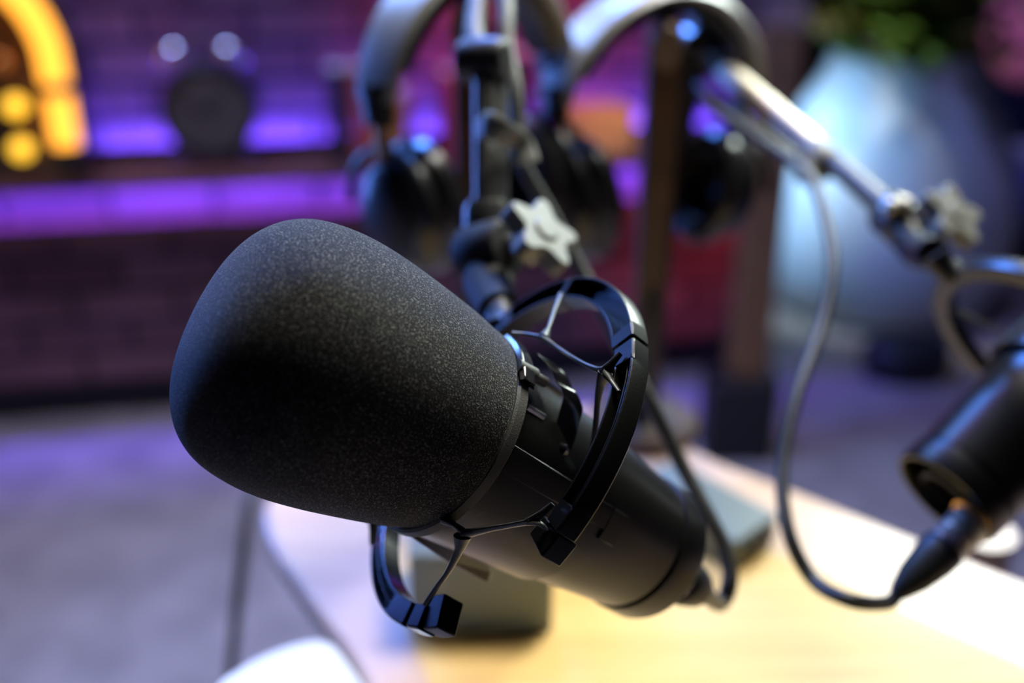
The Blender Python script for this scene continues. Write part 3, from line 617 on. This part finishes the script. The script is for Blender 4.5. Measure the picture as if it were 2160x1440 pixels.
m = M(); tube(m, [at(1728, 335, .635), at(1700, 385, .63)], [.010, .008], 12, 1, .5); obj('cable_clip', m, MT['knob'], boom2)
m = M(); tube(m, [at(1452, 118, .74), at(1418, 260, .755), at(1395, 420, .765), at(1372, 640, .775), on(1345, 900, TZ) ], [.017, .016, .014, .013, .015], 18, 5); obj('lower_tube', m, MT['armdark'], boom2)
m = M(); lathe(m, [(0, 0), (.035, 0), (.035, .012), (.02, .016), (0, .016)], Matrix.Translation(on(1345, 900, TZ) + V((0, 0, .0005))), 28); obj('table_base', m, MT['armdark'], boom2)
m = M(); T = T_axis(at(1895, 465, .57), (q2 - q1)); lathe(m, [(0, -.012), (.012, -.012), (.0135, -.009), (.0135, .009), (.012, .012), (0, .012)], T, 24); obj('clamp', m, MT['arm'], boom2, bevel=.001)
for q in ((1884, 432, .555), (1912, 428, .552)):
    m = M(); T = T_axis(at(*q), camdir(-.1, -.6, -1)); lathe(m, [(0, .003), (.003, .002), (.0038, 0), (.0038, -.006), (0, -.006)], T, 16); obj('screw', m, MT['dullmetal'], boom2)
star_knob(boom2, at(1990, 468, .55), camdir(.40, -.45, -.8), .0200, 14)
m = M(); tube(m, [at(1905, 468, .565), at(1980, 470, .552)], .0065, 14, 1); obj('bolt', m, MT['arm'], boom2)
sb2 = TS2 @ STK
m = M(); tube(m, [at(1905, 478, .565), at(1935, 525, .545), sb2], [.010, .010, .008], 16, 6); obj('mount_stem', m, MT['armdark'], boom2)
for q in ((1932, 520, .53), (1992, 560, .52)):
    m = M(); T = T_axis(at(*q), camdir(-.2, -.6, -1)); lathe(m, [(0, .003), (.003, .002), (.004, 0), (.004, -.006), (0, -.006)], T, 16); obj('screw', m, MT['dullmetal'], boom2)

# ------------------------------------------------------------------ headphone stands and headphones
def stand(top, label):
    """top: world point where the band rests"""
    o = thing('headphone_stand', label, 'headphone stand', (top.x, top.y, TZ), 'headphone stands on the table')
    m = M(); box(m, (top.x, top.y, (TZ + top.z) / 2), (.024, .018, top.z - TZ - .012)); obj('post', m, MT['postwood'], o, bevel=.003)
    m = M(); tube(m, [top + V((-.002, -.03, -.012)), top + V((0, -.012, -.006)), top + V((0, .012, -.006)), top + V((0, .03, -.012))], .010, 14, 4, 1.6); obj('cradle', m, MT['postwood'], o)
    m = M(); lathe(m, [(0, 0), (.045, 0), (.045, .010), (.040, .014), (0, .014)], Matrix.Translation((top.x, top.y, TZ + .0008)), 32); obj('base', m, MT['postwood'], o)
    return o
def headphones(T, label, rx=.082, slider='gold', rz0=.068):
    """local: x across the head, z up, origin at the inside top of the band"""
    h = thing('headphones', label, 'headphones', T=T, group='headphones hanging on the stands')
    n = 40; m = M(); m2 = M()
    def band(m, r_add, t0, t1, wd_, th, rz=rz0):
        v = []; f = []
        for i in range(n + 1):
            a = R(t0 + (t1 - t0) * i / n); c = V(((rx + r_add) * math.cos(a), 0, (rz + r_add) * math.sin(a) - rz)); nn = V((math.cos(a), 0, math.sin(a)))
            w2 = wd_ * (.75 + .25 * math.sin(a))
            sec = [(-1, 0), (-.8, .7), (0, 1), (.8, .7), (1, 0), (.8, -.7), (0, -1), (-.8, -.7)]
            for sx_, sy_ in sec: v.append(c + V((0, sx_ * w2 / 2, 0)) + nn * (sy_ * th / 2))
        k = 8
        for i in range(n):
            for j in range(k): f.append((i * k + j, i * k + (j + 1) % k, (i + 1) * k + (j + 1) % k, (i + 1) * k + j))
        f.append(tuple(range(k))); f.append(tuple(n * k + j for j in range(k))); m.add(v, f)
    band(m, .014, 8, 172, .046, .011); hb = obj('headband', m, MT['band'], h)
    band(m2, .004, 22, 158, .036, .010); obj('head_pad', m2, MT['cup'], hb)
    dz = .082 - rz0
    for s in (-1, 1):
        m = M(); tube(m, [(s * (rx + .013), 0, dz - .060), (s * (rx + .012), 0, dz - .084)], [.015, .012], 14, 1, .6, (0, 1, 0)); obj('slider_cap', m, MT['plastic'], h)
        m = M(); tube(m, [(s * (rx + .012), 0, dz - .080), (s * (rx + .010), 0, dz - .104)], .0040, 10, 1, 1); obj('slider', m, MT[slider], h)
        m = M(); pts = []
        for i in range(13):
            a = R(180 * i / 12); pts.append((s * (rx + .008), .038 * math.cos(a), dz - .138 + .038 * math.sin(a)))
        tube(m, pts, .0035, 8, 2); obj('yoke', m, MT['plastic'], h)
        TC = Matrix.Translation((s * (rx - .006), 0, dz - .142)) @ Matrix.Rotation(R(s * 8), 4, 'Y') @ Matrix.Rotation(R(90 * s), 4, 'Y') @ Matrix.Diagonal((1.1, .90, 1, 1))
        m = M(); lathe(m, [(0, .020), (.018, .020), (.028, .017), (.034, .011), (.036, .002), (.035, -.004), (0, -.004)], TC, 40); cp = obj('earcup', m, MT['cup'], h)
        m = M(); lathe(m, [(.020, -.004), (.034, -.004), (.040, -.009), (.040, -.017), (.036, -.022), (.028, -.023), (.021, -.018), (.020, -.004)], TC, 40); o = obj('ear_pad', m, MT['earpad'], cp)
    return h
def hang(px, py, Z, yaw, roll, label, slabel, rx, sl='gold', sc_=1.0):
    p = at(px, py, Z); stand(p, slabel)
    T = Matrix.Translation(p + V((0, 0, .0085))) @ Matrix.Rotation(R(yaw), 4, 'Z') @ Matrix.Rotation(R(roll), 4, 'Y') @ Matrix.Scale(sc_, 4)
    return headphones(T, label, rx, sl)
hang(996, 8, .60, 44, 0, 'left pair of black headphones with bronze sliders behind the boom tube', 'headphone stand carrying the left pair of headphones', .062)
hang(1405, 55, .69, 34, 4, 'right pair of black headphones under the slanting boom arm', 'headphone stand carrying the right pair of headphones', .078, 'plastic')

for o in bpy.data.objects:
    if '_o' in o: del o['_o']
